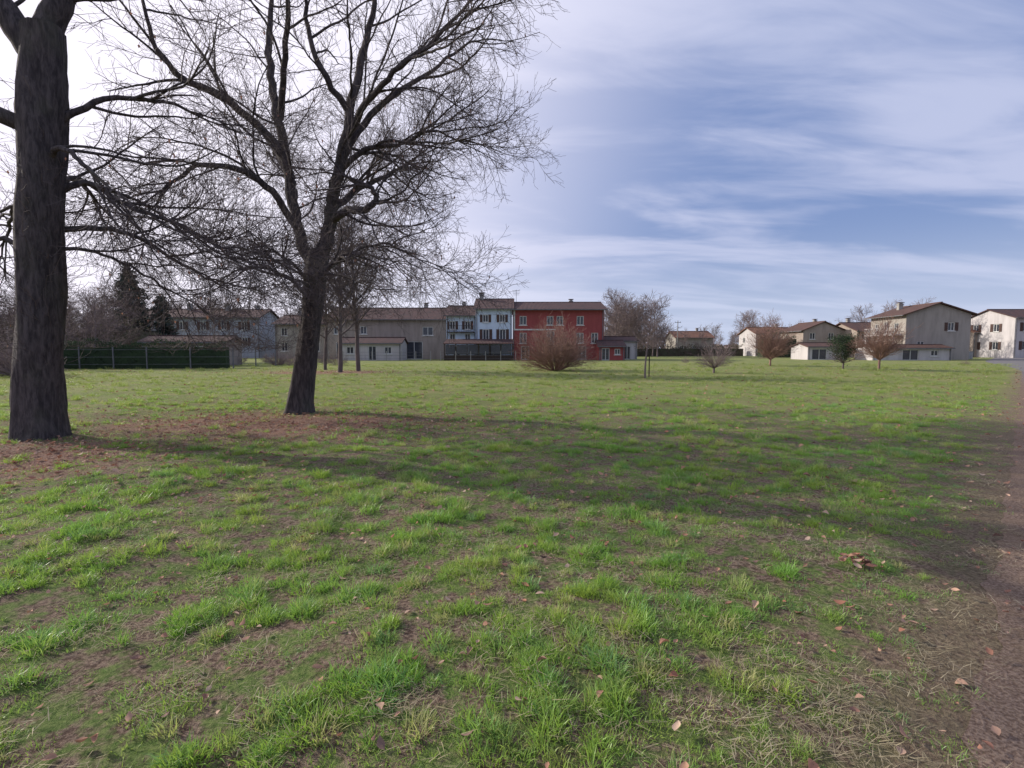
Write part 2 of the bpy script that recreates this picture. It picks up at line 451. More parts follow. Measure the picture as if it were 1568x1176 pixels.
def spawn(out,pts,rs,ds,L,lvl,cfg,t0):
    if lvl+1>=cfg['levels']: return
    zt=cfg.get('ztop')
    if zt and lvl>=1 and pts[0][2]>zt and lvl+2>=cfg['levels']: return
    nc=int(L*cfg['dens'][lvl]*U(.8,1.2)+.5); n=len(pts)-1
    if zt and pts[-1][2]>zt: nc=int(nc*.5)
    nc=max(nc,1)
    for k in range(nc):
        t=t0+(1-t0)*((k+R())/nc); f=t*n; i=min(int(f),n-1); q=f-i
        P=Vector(pts[i]).lerp(Vector(pts[i+1]),q); rl=rs[i]*(1-q)+rs[i+1]*q; d=ds[i]
        ang=cfg['ang'][lvl]*U(.7,1.3)
        pp=perp(d)
        if 'out' in cfg and lvl==0:
            o=Vector((P.x-cfg['out'][0],P.y-cfg['out'][1],0))
            if o.length>.3: pp=(pp+o.normalized()*.7).normalized()
        cd=(d*math.cos(ang)+pp*math.sin(ang)).normalized()
        cl_=cfg['len'][lvl+1]*U(.55,1.25)*(1.15-.5*t)
        hz=cfg.get('prof')
        if hz and lvl==0: cl_*=hz(P.z)
        cr=min(rl*.72,cfg['rad'][lvl+1]*U(.7,1.2))
        grow(out,P,cd,cl_,max(cr,cfg['rmin']),lvl+1,cfg)
def catmull(pts,rs,sub,jit=.0):
    P=[Vector(p) for p in pts]; P=[P[0]*2-P[1]]+P+[P[-1]*2-P[-2]]; out=[];ro=[]
    for i in range(1,len(P)-2):
        for s in range(sub):
            t=s/sub; a,b,c,d=P[i-1],P[i],P[i+1],P[i+2]
            q=.5*((2*b)+(c-a)*t+(2*a-5*b+4*c-d)*t*t+(3*b-a-3*c+d)*t**3)
            if jit: q=q+Vector((U(-1,1),U(-1,1),U(-1,1)))*jit
            out.append(tuple(q)); ro.append(rs[i-1]*(1-t)+rs[i]*t)
    out.append(tuple(P[-2])); ro.append(rs[-1])
    return out,ro
def limb(out,pts,rs,cfg,t0=.15,sub=5):
    p,r=catmull(pts,rs,sub,.035)
    out.setdefault(0,[]).append((p,r))
    ds=[(Vector(p[min(i+1,len(p)-1)])-Vector(p[max(i-1,0)])).normalized() for i in range(len(p))]
    L=sum((Vector(p[i+1])-Vector(p[i])).length for i in range(len(p)-1))
    spawn(out,p,r,ds,L,0,cfg,t0)
    for k in range(3):
        d=(ds[-1]+perp(ds[-1])*U(.2,.6)).normalized()
        grow(out,p[-1],d,cfg['len'][1]*U(.6,1),r[-1]*.8,1,cfg)
def trunkmesh(pts,rs,name,parent,flare=.35,mat=None):
    p,r=catmull(pts,rs,14)
    P=np.array(p); Rr=np.array(r); sides=40
    V=np.zeros((len(P),sides,3))
    for i in range(len(P)):
        z=P[i,2]-P[0,2]
        for s in range(sides):
            an=2*math.pi*s/sides; cx,cy=math.cos(an),math.sin(an)
            rr=Rr[i]*(1+.10*mnoise.noise(Vector((cx*1.2,cy*1.2,z*.6)))*2+.07*mnoise.noise(Vector((cx*7,cy*7,z*1.2)))+.04*mnoise.noise(Vector((cx*16,cy*16,z*5))))
            fl=flare*math.exp(-max(z,0)/.28)*(.75+.5*mnoise.noise(Vector((cx*2.2,cy*2.2,5))))
            rr*=1+fl
            V[i,s]=(P[i,0]+cx*rr,P[i,1]+cy*rr,P[i,2])
    F=[]
    for i in range(len(P)-1):
        for s in range(sides):
            s2=(s+1)%sides; F.append((i*sides+s,i*sides+s2,(i+1)*sides+s2,(i+1)*sides+s))
    return mesh_np(name,V.reshape(-1,3),F,mat or M['bark'],smooth=True,parent=parent)
def finish(out,name,parent,mats,link=True):
    for lvl,ch in out.items():
        sides={0:10,1:6,2:4}.get(lvl,3)
        v,f=tubes(ch,sides)
        mesh_np('%s_%d'%(name,lvl),v,f,mats[min(lvl,len(mats)-1)],smooth=lvl<3,parent=parent)
def onemesh(out,name,mat,link=False,sd={0:5,1:4}):
    Vs=[];Fs=[];o=0
    for lvl,ch in out.items():
        v,f=tubes(ch,sd.get(lvl,3)); Vs.append(v);Fs.append(f+o);o+=len(v)
    return mesh_np(name,np.concatenate(Vs),np.concatenate(Fs),mat,link=link)

CFG=dict(levels=5,seg=[.3,.2,.13,.10,.08],taper=[.4,.3,.35,.5,.7],wig=[.1,.2,.21,.2,.16],
  trop=[0,-.02,-.015,.01,.02],upturn=[0,.08,.08,.06,.05],dens=[2.6,4.1,6.6,4.6],ang=[.95,.85,.78,.7],
  len=[0,2.7,1.25,.58,.26],rad=[.1,.032,.0118,.0056,.0038],rmin=.0032,ztop=9.8)
def hangers(out,name,parent,cnt):
    tips=[c[0][-1] for c in out.get(3,[])]
    random.shuffle(tips); tips=tips[:cnt]; V=[];F=[]
    for t in tips:
        a=U(0,6.28); s=U(.03,.05); i=len(V); x,y,z=t; dx,dy=math.cos(a)*s*.6,math.sin(a)*s*.6
        V+=[(x,y,z),(x+dx,y+dy,z-s*.7),(x+dx*.2,y+dy*.2,z-s*1.9),(x-dx,y-dy,z-s*.8)]; F.append((i,i+1,i+2,i+3))
    mesh_np(name,V,F,M['deadleaf'],parent=parent)

# --- main bare tree
e=empty('bare_tree'); out={}
B=(-5.7,13.7)
trunkmesh([(-5.72,13.7,-.15),(-5.66,13.7,.3),(-5.52,13.7,1.1),(-5.36,13.68,2.4),(-5.18,13.66,3.6),(-5.10,13.66,4.25)],[.35,.32,.29,.25,.28,.23],'trunk',e)
cfg=dict(CFG); cfg['out']=B; cfg['prof']=lambda z: .85 if z<4.5 else 1.2
lim=[
 ([(-5.1,13.66,3.9),(-4.75,13.6,4.9),(-4.6,13.5,5.7),(-4.3,13.5,6.8),(-4.1,13.6,8.0),(-3.8,13.7,9.3),(-3.5,13.8,10.8),(-3.4,13.9,12.0)],[.21,.17,.155,.14,.115,.09,.06,.035]),
 ([(-5.2,13.66,3.8),(-5.6,13.8,4.6),(-5.85,13.9,5.8),(-6.05,14,7.0),(-6.3,14.1,8.2),(-6.5,14.3,9.5),(-6.5,14.5,11.0),(-6.3,14.6,12.0)],[.19,.15,.135,.125,.11,.09,.06,.035]),
 ([(-6.0,14,6.7),(-6.6,13.7,7.5),(-7.5,13.3,8.1),(-8.1,13.1,8.3),(-8.6,12.8,9.1),(-8.7,12.6,10.2)],[.12,.10,.09,.075,.05,.03]),
 ([(-4.72,13.6,5.0),(-4.2,13.2,5.15),(-3.6,12.9,5.1),(-3.3,12.8,5.35),(-3.45,12.7,5.6)],[.11,.10,.085,.07,.05]),
 ([(-4.35,13.5,6.6),(-3.9,13.9,7.6),(-3.1,14.2,8.5),(-2.2,14.6,9.3),(-1.2,14.9,10.2)],[.11,.09,.07,.05,.03]),
 ([(-4.25,13.5,7.0),(-3.5,12.8,7.6),(-2.7,12.2,8.0),(-1.7,11.8,8.5),(-.7,11.6,9.3)],[.09,.075,.06,.045,.025]),
 ([(-5.6,13.8,4.7),(-6.0,13.1,5.6),(-6.6,12.6,6.0),(-7.3,12.2,5.9),(-8.0,12.0,5.3)],[.10,.085,.07,.05,.03]),
 ([(-5.8,13.9,5.6),(-6.3,15.0,6.5),(-7.0,16.0,7.3),(-7.8,17,8.3)],[.10,.08,.06,.03]),
 ([(-4.7,13.6,5.3),(-4.3,14.8,6.2),(-3.8,15.9,6.9),(-3.0,16.8,7.8)],[.10,.08,.06,.03]),
 ([(-6.2,14.1,7.8),(-5.6,13.2,8.9),(-5.2,12.4,10.0),(-5.1,11.9,11.0)],[.09,.07,.05,.03]),
 ([(-4.15,13.6,7.6),(-4.7,13.1,8.6),(-5.0,13.0,9.7),(-4.9,12.9,10.8)],[.09,.07,.05,.03]),
 ([(-4.45,13.5,6.2),(-3.7,13.3,6.7),(-2.9,13.3,6.8),(-2.1,13.4,7.2),(-1.4,13.5,7.0)],[.08,.065,.05,.035,.02]),
 ([(-5.2,13.68,3.2),(-4.7,13.3,3.75),(-3.9,12.9,4.1),(-3.0,12.6,4.2),(-2.2,12.4,3.8)],[.06,.05,.04,.028,.016]),
 ([(-5.3,13.68,2.9),(-5.9,13.9,3.5),(-6.8,14.2,3.9),(-7.7,14.4,3.8),(-8.4,14.4,3.4)],[.06,.05,.038,.025,.016]),
 ([(-5.15,13.7,3.5),(-4.9,14.6,4.1),(-4.4,15.6,4.5),(-3.7,16.5,4.4)],[.06,.045,.03,.016]),
 ([(-5.3,13.6,3.0),(-5.2,12.8,3.6),(-5.4,11.8,3.9),(-5.2,10.9,3.6)],[.05,.04,.028,.016]),
]
for p,r in lim: limb(out,p,r,cfg)
print('main',{k:len(v) for k,v in out.items()})
hangers(out,'clinging_leaves',e,260)
finish(out,'branches',e,[M['bark'],M['bark'],M['twig']])

# --- big left tree
e=empty('bare_tree',(.12,0,0)); out={}
B=(-9.2,9.8)
trunkmesh([(-9.2,9.8,-.15),(-9.2,9.8,.4),(-9.12,9.8,2.0),(-8.98,9.82,4.0),(-8.86,9.85,6.0),(-8.82,9.9,7.6)],[.40,.375,.36,.355,.355,.34],'trunk',e,.25)
cfg=dict(CFG); cfg['out']=B; cfg['dens']=[2.3,3.8,6.0,4.4]; cfg['ztop']=7.8
lim=[
 ([(-8.85,9.9,7.2),(-8.6,10,8.1),(-8.35,10.1,9.0),(-8.2,10.3,10.4),(-8.1,10.4,12.5)],[.25,.22,.19,.14,.07]),
 ([(-8.9,9.9,7.0),(-9.4,9.8,7.9),(-9.9,9.7,8.8),(-10.4,9.6,10.6),(-10.6,9.6,12.5)],[.25,.21,.17,.13,.06]),
 ([(-9.0,9.8,5.8),(-9.9,9.4,6.1),(-10.8,9.2,6.5),(-11.9,9,7.5),(-12.9,8.8,9)],[.15,.12,.1,.08,.04]),
 ([(-8.8,9.9,4.6),(-8.3,10.2,4.9),(-7.8,10.5,4.5),(-7.1,10.8,4.3),(-6.4,11.0,3.9),(-5.8,11.1,3.8)],[.07,.055,.045,.035,.022,.014]),
 ([(-8.8,9.8,5.2),(-8.2,9.5,5.3),(-7.6,9.2,4.9),(-7.0,9.0,4.4),(-6.5,8.9,4.1)],[.06,.045,.035,.022,.014]),
 ([(-8.8,10.1,4.0),(-8.2,10.8,4.1),(-7.7,11.6,3.7),(-7.2,12.3,3.3),(-6.7,12.9,3.2)],[.06,.045,.035,.022,.014]),
 ([(-8.7,9.9,5.9),(-8.0,10.3,6.5),(-7.2,10.8,6.7),(-6.5,11.3,6.5)],[.07,.05,.035,.016]),
 ([(-8.4,10.1,8.8),(-7.7,10.5,9.5),(-6.9,11,10.2),(-6.1,11.4,11.2)],[.11,.08,.055,.03]),
 ([(-9.0,10.2,4.8),(-9.4,11.2,5.3),(-9.9,12.2,5.2),(-10.3,13.2,4.7)],[.07,.05,.035,.016]),
 ([(-9.2,10.0,4.2),(-10.1,10.6,4.6),(-10.9,11.2,4.4),(-11.7,11.8,3.8)],[.07,.05,.035,.016]),
 ([(-9.3,9.8,3.6),(-10.1,10.0,3.8),(-10.8,10.4,3.5),(-11.5,10.8,3.0)],[.05,.04,.03,.015]),
 ([(-8.8,9.9,3.6),(-8.4,10.3,3.6),(-7.9,10.8,3.3),(-7.5,11.2,2.9),(-7.2,11.5,2.7)],[.04,.03,.025,.018,.012]),
]
for p,r in lim: limb(out,p,r,cfg)
for k in range(120):
    z=U(1.4,6.5); an=U(0,6.28); r=.34
    grow(out,(-9.15+z*.045+r*math.cos(an),9.82+r*math.sin(an),z),Vector((math.cos(an),math.sin(an),U(-.2,.9))),U(.2,.7),.005,3,cfg)
print('left',{k:len(v) for k,v in out.items()})
hangers(out,'clinging_leaves',e,150)
finish(out,'branches',e,[M['bark'],M['bark'],M['twig']])

# --- generic smaller tree
def smalltree(name,x,y,h,lean=(0,0),r=.14,mat='twig',dens=1.0,spread=1.0,seed=1,fork=.25,levels=4,rm=.006,parent=None,link=True,stems=1):
    random.seed(seed); out={}
    c=dict(levels=levels,seg=[.35,.25,.18,.12],taper=[.25,.3,.4,.6],wig=[.09,.14,.16,.15],trop=[.02,.02,.015,.01],
      upturn=[.02,.05,.04,.02],dens=[3.2*dens,4.0*dens,5*dens,4],ang=[.85,.75,.7,.7],len=[0,h*.30*spread,h*.13*spread,h*.06],
      rad=[.1,r*.35,r*.13,r*.07],rmin=rm,floor=False)
    for s in range(stems):
        d=Vector((lean[0]+U(-.15,.15)*(stems>1),lean[1]+U(-.15,.15)*(stems>1),1)).normalized()
        P=Vector((x,y,-.1)); hh=h*U(.85,1)
        n=14; pts=[];rs=[];dd=d.copy();p=P.copy();ds=[]
        for i in range(n+1):
            pts.append(tuple(p)); rs.append(r*(1-.85*i/n)+rm); ds.append(dd.copy())
            dd=(dd+Vector((U(-1,1),U(-1,1),.3))*.06).normalized(); p=p+dd*hh/n
        out.setdefault(0,[]).append((pts,rs))
        spawn(out,pts,rs,ds,hh,0,dict(c),fork)
    return out
def place(out,name,mat,objname=None):
    return onemesh(out,name,mat,link=True,sd={0:8,1:5})
place(smalltree('t',-12.1,36,11.5,(.05,0),.17,seed=3,spread=1.1,dens=1.05),'slender_bare_tree',M['twig'])
place(smalltree('t',-11.4,38,12.5,(.02,0),.17,seed=4,spread=1.1,dens=1.05),'slender_bare_tree',M['twig'])
place(smalltree('t',-14.6,40,10,(-.05,0),.13,seed=5),'slender_bare_tree',M['twig'])
e=empty('young_bare_tree'); o=place(smalltree('t',7.7,29.6,4.6,(0,0),.055,seed=6,spread=1.05,fork=.36,rm=.007,dens=1.7),'crown',M['tantwig']); o.parent=e
mb=MB(); mb.box(7.9,7.95,29.55,29.6,0,1.5); mb.box(7.70,7.9,29.56,29.58,1.2,1.24); mb.obj('stake',M['wood'],e)

def bush(x,y,h,w,stems,seed,r=.03,dens=1.0,rm=.006,levels=3,trunk=0,phimax=1.25,lo=.66):
    random.seed(seed); out={}
    c=dict(levels=levels,seg=[.3,.2,.15],taper=[.3,.4,.6],wig=[.06,.1,.13],trop=[.012,.02,.02],upturn=[.03,.05,.04],
      dens=[2.6*dens,3.4*dens,4],ang=[.6,.6,.5],len=[0,h*.28,h*.12],rad=[r,r*.4,r*.22],rmin=rm,floor=False)
    H=h-trunk
    for s in range(stems):
        a=U(0,6.28); ph=phimax*math.sqrt(R())
        L=1/math.sqrt((math.cos(ph)/H)**2+(math.sin(ph)/(w/2))**2)*U(lo,1.0)
        d=Vector((math.cos(a)*math.sin(ph),math.sin(a)*math.sin(ph),math.cos(ph)))
        t=math.sin(ph)*.3*(trunk==0)
        grow(out,(x+math.cos(a)*t,y+math.sin(a)*t,trunk-.03),d,L,r*U(.6,1),0,c)
    if trunk: out[0].append(([(x,y,-.1),(x,y,trunk*.5),(x+.02,y,trunk+.15)],[r*4,r*3.4,r*3.2]))
    return out
place(bush(3.3,39,4.7,6.2,130,11,.024,1.1,rm=.0055,lo=.72),'bare_bush',M['redtwig'])
place(bush(13.8,35,2.9,2.7,46,12,.022,1.1,trunk=.35,rm=.006,lo=.7),'bare_shrub',M['tantwig'])
place(bush(24.7,49,4.9,4.2,70,13,.026,1.1,rm=.0075,trunk=.6,phimax=1.1,lo=.65),'bare_shrub',M['redtwig'])
place(bush(28.1,39.2,4.7,3.6,70,14,.024,1.1,rm=.0065,trunk=.8,phimax=1.0,lo=.65),'bare_shrub',M['redtwig'])

def leafcloud(pts,size,name,mat,parent=None,link=True):
    P=np.asarray(pts); n=len(P); a=np.random.normal(size=(n,3)); a/=np.linalg.norm(a,axis=1,keepdims=True)
    b=np.cross(a,np.random.normal(size=(n,3))); b/=np.linalg.norm(b,axis=1,keepdims=True)
    s=(np.random.uniform(.5,1.2,n)*size)[:,None]
    V=np.stack([P-a*s*.5,P+b*s*.3,P+a*s*.5,P-b*s*.3],1).reshape(-1,3)
    F=np.arange(4*n).reshape(-1,4)
    return mesh_np(name,V,F,mat,parent=parent,link=link)
e=empty('ivy_covered_shrub')
o=place(bush(26.9,41.6,3.0,2.6,34,15,.02,1,trunk=.5),'stems',M['twig']); o.parent=e
pts=[]
for k in range(36):
    a=U(0,6.28); r=U(0,.95); c=np.array([26.9+r*math.cos(a),41.6+r*math.sin(a),U(.9,2.6)])
    pts.append(c+np.random.normal(size=(140,3))*np.array([.19,.19,.19]))
leafcloud(np.concatenate(pts),.11,'ivy_leaves',M['hedge'],e)

def conifer(x,y,h,w,seed):
    np.random.seed(seed); random.seed(seed)
    e=empty('conifer_tree',(x,y,0)); pts=[]; ch=[]
    ch.append(([(0,0,-.1),(0,0,h*.5),(0,0,h*.98)],[.22,.14,.02]))
    z=.8
    while z<h*.98:
        t=z/h
        for k in range(7):
            a=U(0,6.28); L=w/2*(1-t)**.75*U(.5,1.25)+.15; dz=-.25*L
            n=int(38*L+12); s=np.random.rand(n)**.7
            q=np.stack([np.cos(a)*L*s,np.sin(a)*L*s,z+dz*s+.15*L*s*s],1)+np.random.normal(size=(n,3))*.12
            pts.append(q); ch.append(([(0,0,z),(math.cos(a)*L*.9,math.sin(a)*L*.9,z+dz*.7)],[.03,.01]))
        z+=.42
    leafcloud(np.concatenate(pts),.30,'needles',M['evergreen'],e)
    v,f=tubes(ch,4); mesh_np('trunk',v,f,M['bark'],parent=e)
conifer(-46,62,12.0,7.5,1); conifer(-49,66,11.5,6.5,2); conifer(-43.5,64,8.5,5.5,4); conifer(-54,60,8,5,3)

def hedge(name,x0,y0,x1,y1,wd,h,mat,dens=90,leaf=.16,seed=1,jag=.15):
    np.random.seed(seed)
    L=math.hypot(x1-x0,y1-y0); n=int(L*(h*2+wd)*dens*.5)
    t=np.random.rand(n); u=np.random.uniform(-1,1,n); z=np.random.rand(n)
    top=h*(1+jag*np.sin(t*L*1.1+seed)*.6+jag*np.sin(t*L*3.7)*.4)
    k=np.random.rand(n)<.65; u=np.where(k,np.sign(u)*(.85+.15*np.random.rand(n)),u); z=np.where(~k,1-.12*np.random.rand(n),z)
    dx,dy=(x1-x0)/L,(y1-y0)/L
    P=np.stack([x0+dx*t*L-dy*u*wd/2,y0+dy*t*L+dx*u*wd/2,z*top],1)+np.random.normal(size=(n,3))*.06
    e=empty(name); leafcloud(P,leaf,'leaves',mat,e)
    mb=MB(); O=Vector((x0,y0,0)); mb.obox(O,Vector((dx,dy,0)),Vector((-dy,dx,0)),0,L,-wd*.36,wd*.36,0,h*.8); mb.obj('core',mat,e)
hedge('garden_hedge',-40,41.6,-24.2,43.6,1.1,2.2,M['hedge'],120,.15,2,.15)
hedge('garden_hedge',62,108,78,112,2,3.0,M['hedge'],30,.3,3)
hedge('garden_hedge',18,104,50,112,2,2.0,M['olivehedge'],24,.35,4,.3)
hedge('garden_hedge',46,95,52,95,3,4.2,M['hedge'],24,.35,5,.3)
hedge('garden_hedge',-66,60,-38,54,3.0,4.2,M['olivehedge'],40,.25,6,.4)

# ---------------------------------------------------------------- mass instanced bare trees
random.seed(50)
tm=[]
for i in range(4):
    tm.append(onemesh(smalltree('t',0,0,10,(0,0),.14,seed=60+i,spread=1.25,fork=.18,rm=.014,dens=.85),'far_tree_%d'%i,M['tantwig'],sd={0:5,1:3}))
for i in range(3):
    tm.append(onemesh(bush(0,0,3,3.6,40,70+i,.024,1.0,rm=.008),'shrub_%d'%i,M['tantwig'],sd={0:3}))
ct=coll_of('tree_variants',tm)
def mass(name,items):
    P=[i[:3] for i in items]; S=[i[3] for i in items]; X=[i[4] for i in items]
    rot=np.zeros((len(P),3)); rot[:,2]=np.random.rand(len(P))*6.28
    return instancer(name,P,rot,S,X,ct)
random.seed(5)
it=[]
for k in range(20): it.append((U(18,29),U(96,118),0,U(.85,1.15),random.randint(0,3)))
for k in range(8): it.append((U(29,40),U(105,125),0,U(.45,.7),random.randint(0,3)))
mass('bare_trees_behind_house',it)
it=[]
for k in range(150):
    th=U(-1.0,1.0); d=U(170,260); it.append((math.sin(th)*d*1.15,math.cos(th)*d,0,U(.55,1.0),random.randint(0,3)))
for k in range(18): it.append((U(60,110),U(125,160),0,U(.5,.95),random.randint(0,3)))
for k in range(60): it.append((U(-125,-45),U(95,130),0,U(.7,1.25),random.randint(0,3)))
mass('distant_trees',it)
it=[]
for k in range(5): it.append((U(66,80),U(96,108),0,U(.8,1.05),random.randint(0,3)))
for k in range(4): it.append((U(52,60),U(116,124),0,U(.8,1.0),random.randint(0,3)))
mass('bare_trees_behind_house',it)
it=[]
for k in range(140):
    y=U(30,60); it.append((-y*U(.88,1.25)-1.5,y,0,U(.5,1.2),random.randint(4,6)))
for k in range(20):
    y=U(44,66); it.append((-y*U(.72,1.15),y,0,U(.5,.9),random.randint(0,3)))
for k in range(18): it.append((U(-38,-20),U(48,62),0,U(.4,.75),random.randint(4,6)))
mass('bare_undergrowth',it)
it=[(19.5+U(-1,1),60,0,.3,4),(46,52,0,.25,5),(-20,47,0,.5,6),(-17,50,0,.6,4)]
mass('low_shrubs',it)
np.random.seed(3)
n=26000; th=np.random.uniform(-1.1,1.1,n); d=np.random.uniform(270,330,n)
hh=4.5+2.5*np.sin(th*9)+1.5*np.sin(th*31+1)
leafcloud(np.stack([np.sin(th)*d*1.2,np.cos(th)*d,np.random.rand(n)*hh],1),2.2,'distant_woodland',M['tantwig'])

# ---------------------------------------------------------------- houses
def house(name,x,y,w,d,h,rise,rot=0,ridge='x',wall='white',roof='roof_brown',op={},over=.5,chim=(),shut=None,frame='frame',band=None,antenna=None):
    e=empty(name,(x,y,0),rot); W=MB();G=MB();Fm=MB();Sh=MB();RF=MB();C=MB();GT=MB()
    sides={'F':(Vector((-w/2,-d/2,0)),Vector((1,0,0)),Vector((0,-1,0)),w),
           'R':(Vector((w/2,-d/2,0)),Vector((0,1,0)),Vector((1,0,0)),d),
           'B':(Vector((w/2,d/2,0)),Vector((-1,0,0)),Vector((0,1,0)),w),
           'L':(Vector((-w/2,d/2,0)),Vector((0,-1,0)),Vector((-1,0,0)),d)}
    Z=Vector((0,0,1))
    for k,(O,A,Nn,wd) in sides.items():
        ops=op.get(k,[])
        xs=sorted(set([0,wd]+[v for o in ops for v in (o[0],o[0]+o[2])])); zs=sorted(set([-.2,h]+[v for o in ops for v in (o[1],o[1]+o[3])]))
        for i in range(len(xs)-1):
            for j in range(len(zs)-1):
                cx,cz=(xs[i]+xs[i+1])/2,(zs[j]+zs[j+1])/2
                if any(o[0]<cx<o[0]+o[2] and o[1]<cz<o[1]+o[3] for o in ops): continue
                W.quad(O+A*xs[i]+Z*zs[j],O+A*xs[i+1]+Z*zs[j],O+A*xs[i+1]+Z*zs[j+1],O+A*xs[i]+Z*zs[j+1])
        for o in ops:
            u0,z0,ow,oh=o[:4]; u1,z1=u0+ow,z0+oh; I=-Nn*.2
            c=[O+A*u0+Z*z0,O+A*u1+Z*z0,O+A*u1+Z*z1,O+A*u0+Z*z1]; ci=[p+I for p in c]
            for q in range(4):
                q2=(q+1)%4; W.quad(c[q],c[q2],ci[q2],ci[q])
            G.quad(O+A*u0+Z*z0-Nn*.15,O+A*u1+Z*z0-Nn*.15,O+A*u1+Z*z1-Nn*.15,O+A*u0+Z*z1-Nn*.15)
            t=.09
            for (a0,a1,b0,b1) in ((u0,u0+t,z0,z1),(u1-t,u1,z0,z1),(u0+t,u1-t,z0,z0+t),(u0+t,u1-t,z1-t,z1),((u0+u1)/2-.04,(u0+u1)/2+.04,z0+t,z1-t)):
                Fm.obox(O,A,Nn,a0,a1,-.14,-.06,b0,b1)
            Fm.obox(O,A,Nn,u0-.12,u1+.12,.004,.10,z0-.10,z0-.005)
            if len(o)>4 and o[4]=='s' and shut:
                for (a0,a1) in ((u0-ow*.5,u0-.03),(u1+.03,u1+ow*.5)):
                    Sh.obox(O,A,Nn,a0,a1,.006,.05,z0,z1)
                    for q in range(5):
                        zz=z0+(z1-z0)*(q+.5)/5; Sh.obox(O,A,Nn,a0+.04,a1-.04,.05,.065,zz-.04,zz+.04)
    if ridge=='x':
        hw=d/2
        W.tri((w/2,-d/2,h),(w/2,d/2,h),(w/2,0,h+rise)); W.tri((-w/2,d/2,h),(-w/2,-d/2,h),(-w/2,0,h+rise))
        s=rise/hw; zo=h-s*over+.05
        RF.slab([(-w/2-over*.7,-hw-over,zo+.16),(w/2+over*.7,-hw-over,zo+.16),(w/2+over*.7,0,h+rise+.21),(-w/2-over*.7,0,h+rise+.21)],.16)
        RF.slab([(w/2+over*.7,hw+over,zo+.16),(-w/2-over*.7,hw+over,zo+.16),(-w/2-over*.7,.004,h+rise+.208),(w/2+over*.7,.004,h+rise+.208)],.16)
        GT.box(-w/2-over*.7,w/2+over*.7,-hw-over-.13,-hw-over-.01,zo,zo+.12)
        GT.box(-w/2+.1,-w/2+.2,-hw-.12,-hw-.02,0,zo)
        GT.box(w/2-.2,w/2-.1,-hw-.12,-hw-.02,0,zo)
        RF.box(-w/2-over*.7,w/2+over*.7,-.13,.13,h+rise+.17,h+rise+.27)
    else:
        hw=w/2
        W.tri((-w/2,-d/2,h),(w/2,-d/2,h),(0,-d/2,h+rise)); W.tri((w/2,d/2,h),(-w/2,d/2,h),(0,d/2,h+rise))
        s=rise/hw; zo=h-s*over+.05
        RF.slab([(-hw-over,d/2+over*.7,zo+.16),(-hw-over,-d/2-over*.7,zo+.16),(0,-d/2-over*.7,h+rise+.21),(0,d/2+over*.7,h+rise+.21)],.16)
        RF.slab([(hw+over,-d/2-over*.7,zo+.16),(hw+over,d/2+over*.7,zo+.16),(.004,d/2+over*.7,h+rise+.208),(.004,-d/2-over*.7,h+rise+.208)],.16)
        GT.box(-hw-over-.13,-hw-over-.01,-d/2-over*.7,d/2+over*.7,zo,zo+.12)
        RF.box(-.13,.13,-d/2-over*.7,d/2+over*.7,h+rise+.17,h+rise+.27)
    for (cx,cy,cw,ctop) in chim:
        C.box(cx-cw/2,cx+cw/2,cy-cw/2,cy+cw/2,h,ctop); C.box(cx-cw/2-.08,cx+cw/2+.08,cy-cw/2-.08,cy+cw/2+.08,ctop+.002,ctop+.12)
        C.box(cx-cw/2+.05,cx+cw/2-.05,cy-cw/2+.05,cy+cw/2-.05,ctop+.122,ctop+.3)
        RF.box(cx-cw/2-.12,cx+cw/2+.12,cy-cw/2-.12,cy+cw/2+.12,ctop+.302,ctop+.38)
    if antenna:
        ax,ay,at=antenna; GT.box(ax-.03,ax+.03,ay-.03,ay+.03,h,at)
        for q in range(4): GT.box(ax-.6+q*.05,ax+.6-q*.05,ay-.02,ay+.02,at-.15-q*.22,at-.11-q*.22)
    W.obj('walls',M[wall],e); G.obj('window_glass',M['glass'],e); Fm.obj('window_frames',M[frame],e)
    Sh.obj('shutters',M[shut] if shut else M['wood'],e); RF.obj('roof',M[roof],e); C.obj('chimneys',M['concrete'],e); GT.obj('gutters',M['metal'],e)
    return e

e=house('red_house',6.65,79,13.1,10,7.2,1.3,0,'x','red','roof_dark',
 {'F':[(1.0,5.0,1.0,1.3),(4.9,5.0,.95,1.3),(6.3,5.0,.95,1.3),(9.2,5.0,1.0,1.3),(1.0,2.4,1.0,1.5),(4.9,2.2,1.1,1.9),(9.2,2.4,1.0,1.5),(11.3,2.4,1.0,1.5),(1.2,0,1.2,2.0),(5,0,2.4,2.0),(9.4,.1,1.2,1.9)],
  'R':[(3,4.8,1,1.3),(6.5,4.8,1,1.3)]},chim=((2.5,1.2,.5,8.9),),over=.6,antenna=(-6.0,0,10.6))
mb=MB()
mb.box(-6.5,-.3,-5.09,-5.005,4.25,4.45)
mb.box(-6.5,-6.2,-5.09,-5.005,4.452,7.1)
mb.obj('white_band',M['frame'],e)
mb=MB(); mb.box(-2.3,1.6,-6.1,-5.005,2.0,2.15)
for k in range(20): mb.box(-2.25+k*.2,-2.21+k*.2,-6.08,-6.04,2.15,3.1)
mb.box(-2.3,1.6,-6.10,-6.03,3.102,3.16); mb.obj('balcony',M['wood'],e)
e=house('pale_blue_house',-2.6,79,5.2,10.2,7.3,1.7,0,'x','bluewhite','roof_dark',
 {'F':[(1.0,5.4,.8,1.1,'s'),(3.4,5.4,.8,1.1,'s'),(1.0,2.9,.9,1.5,'s'),(3.4,2.9,.9,1.5,'s'),(1.3,0,2.4,2.1)]},chim=((-2.0,-.5,.6,9.7),),shut='shutter_d')
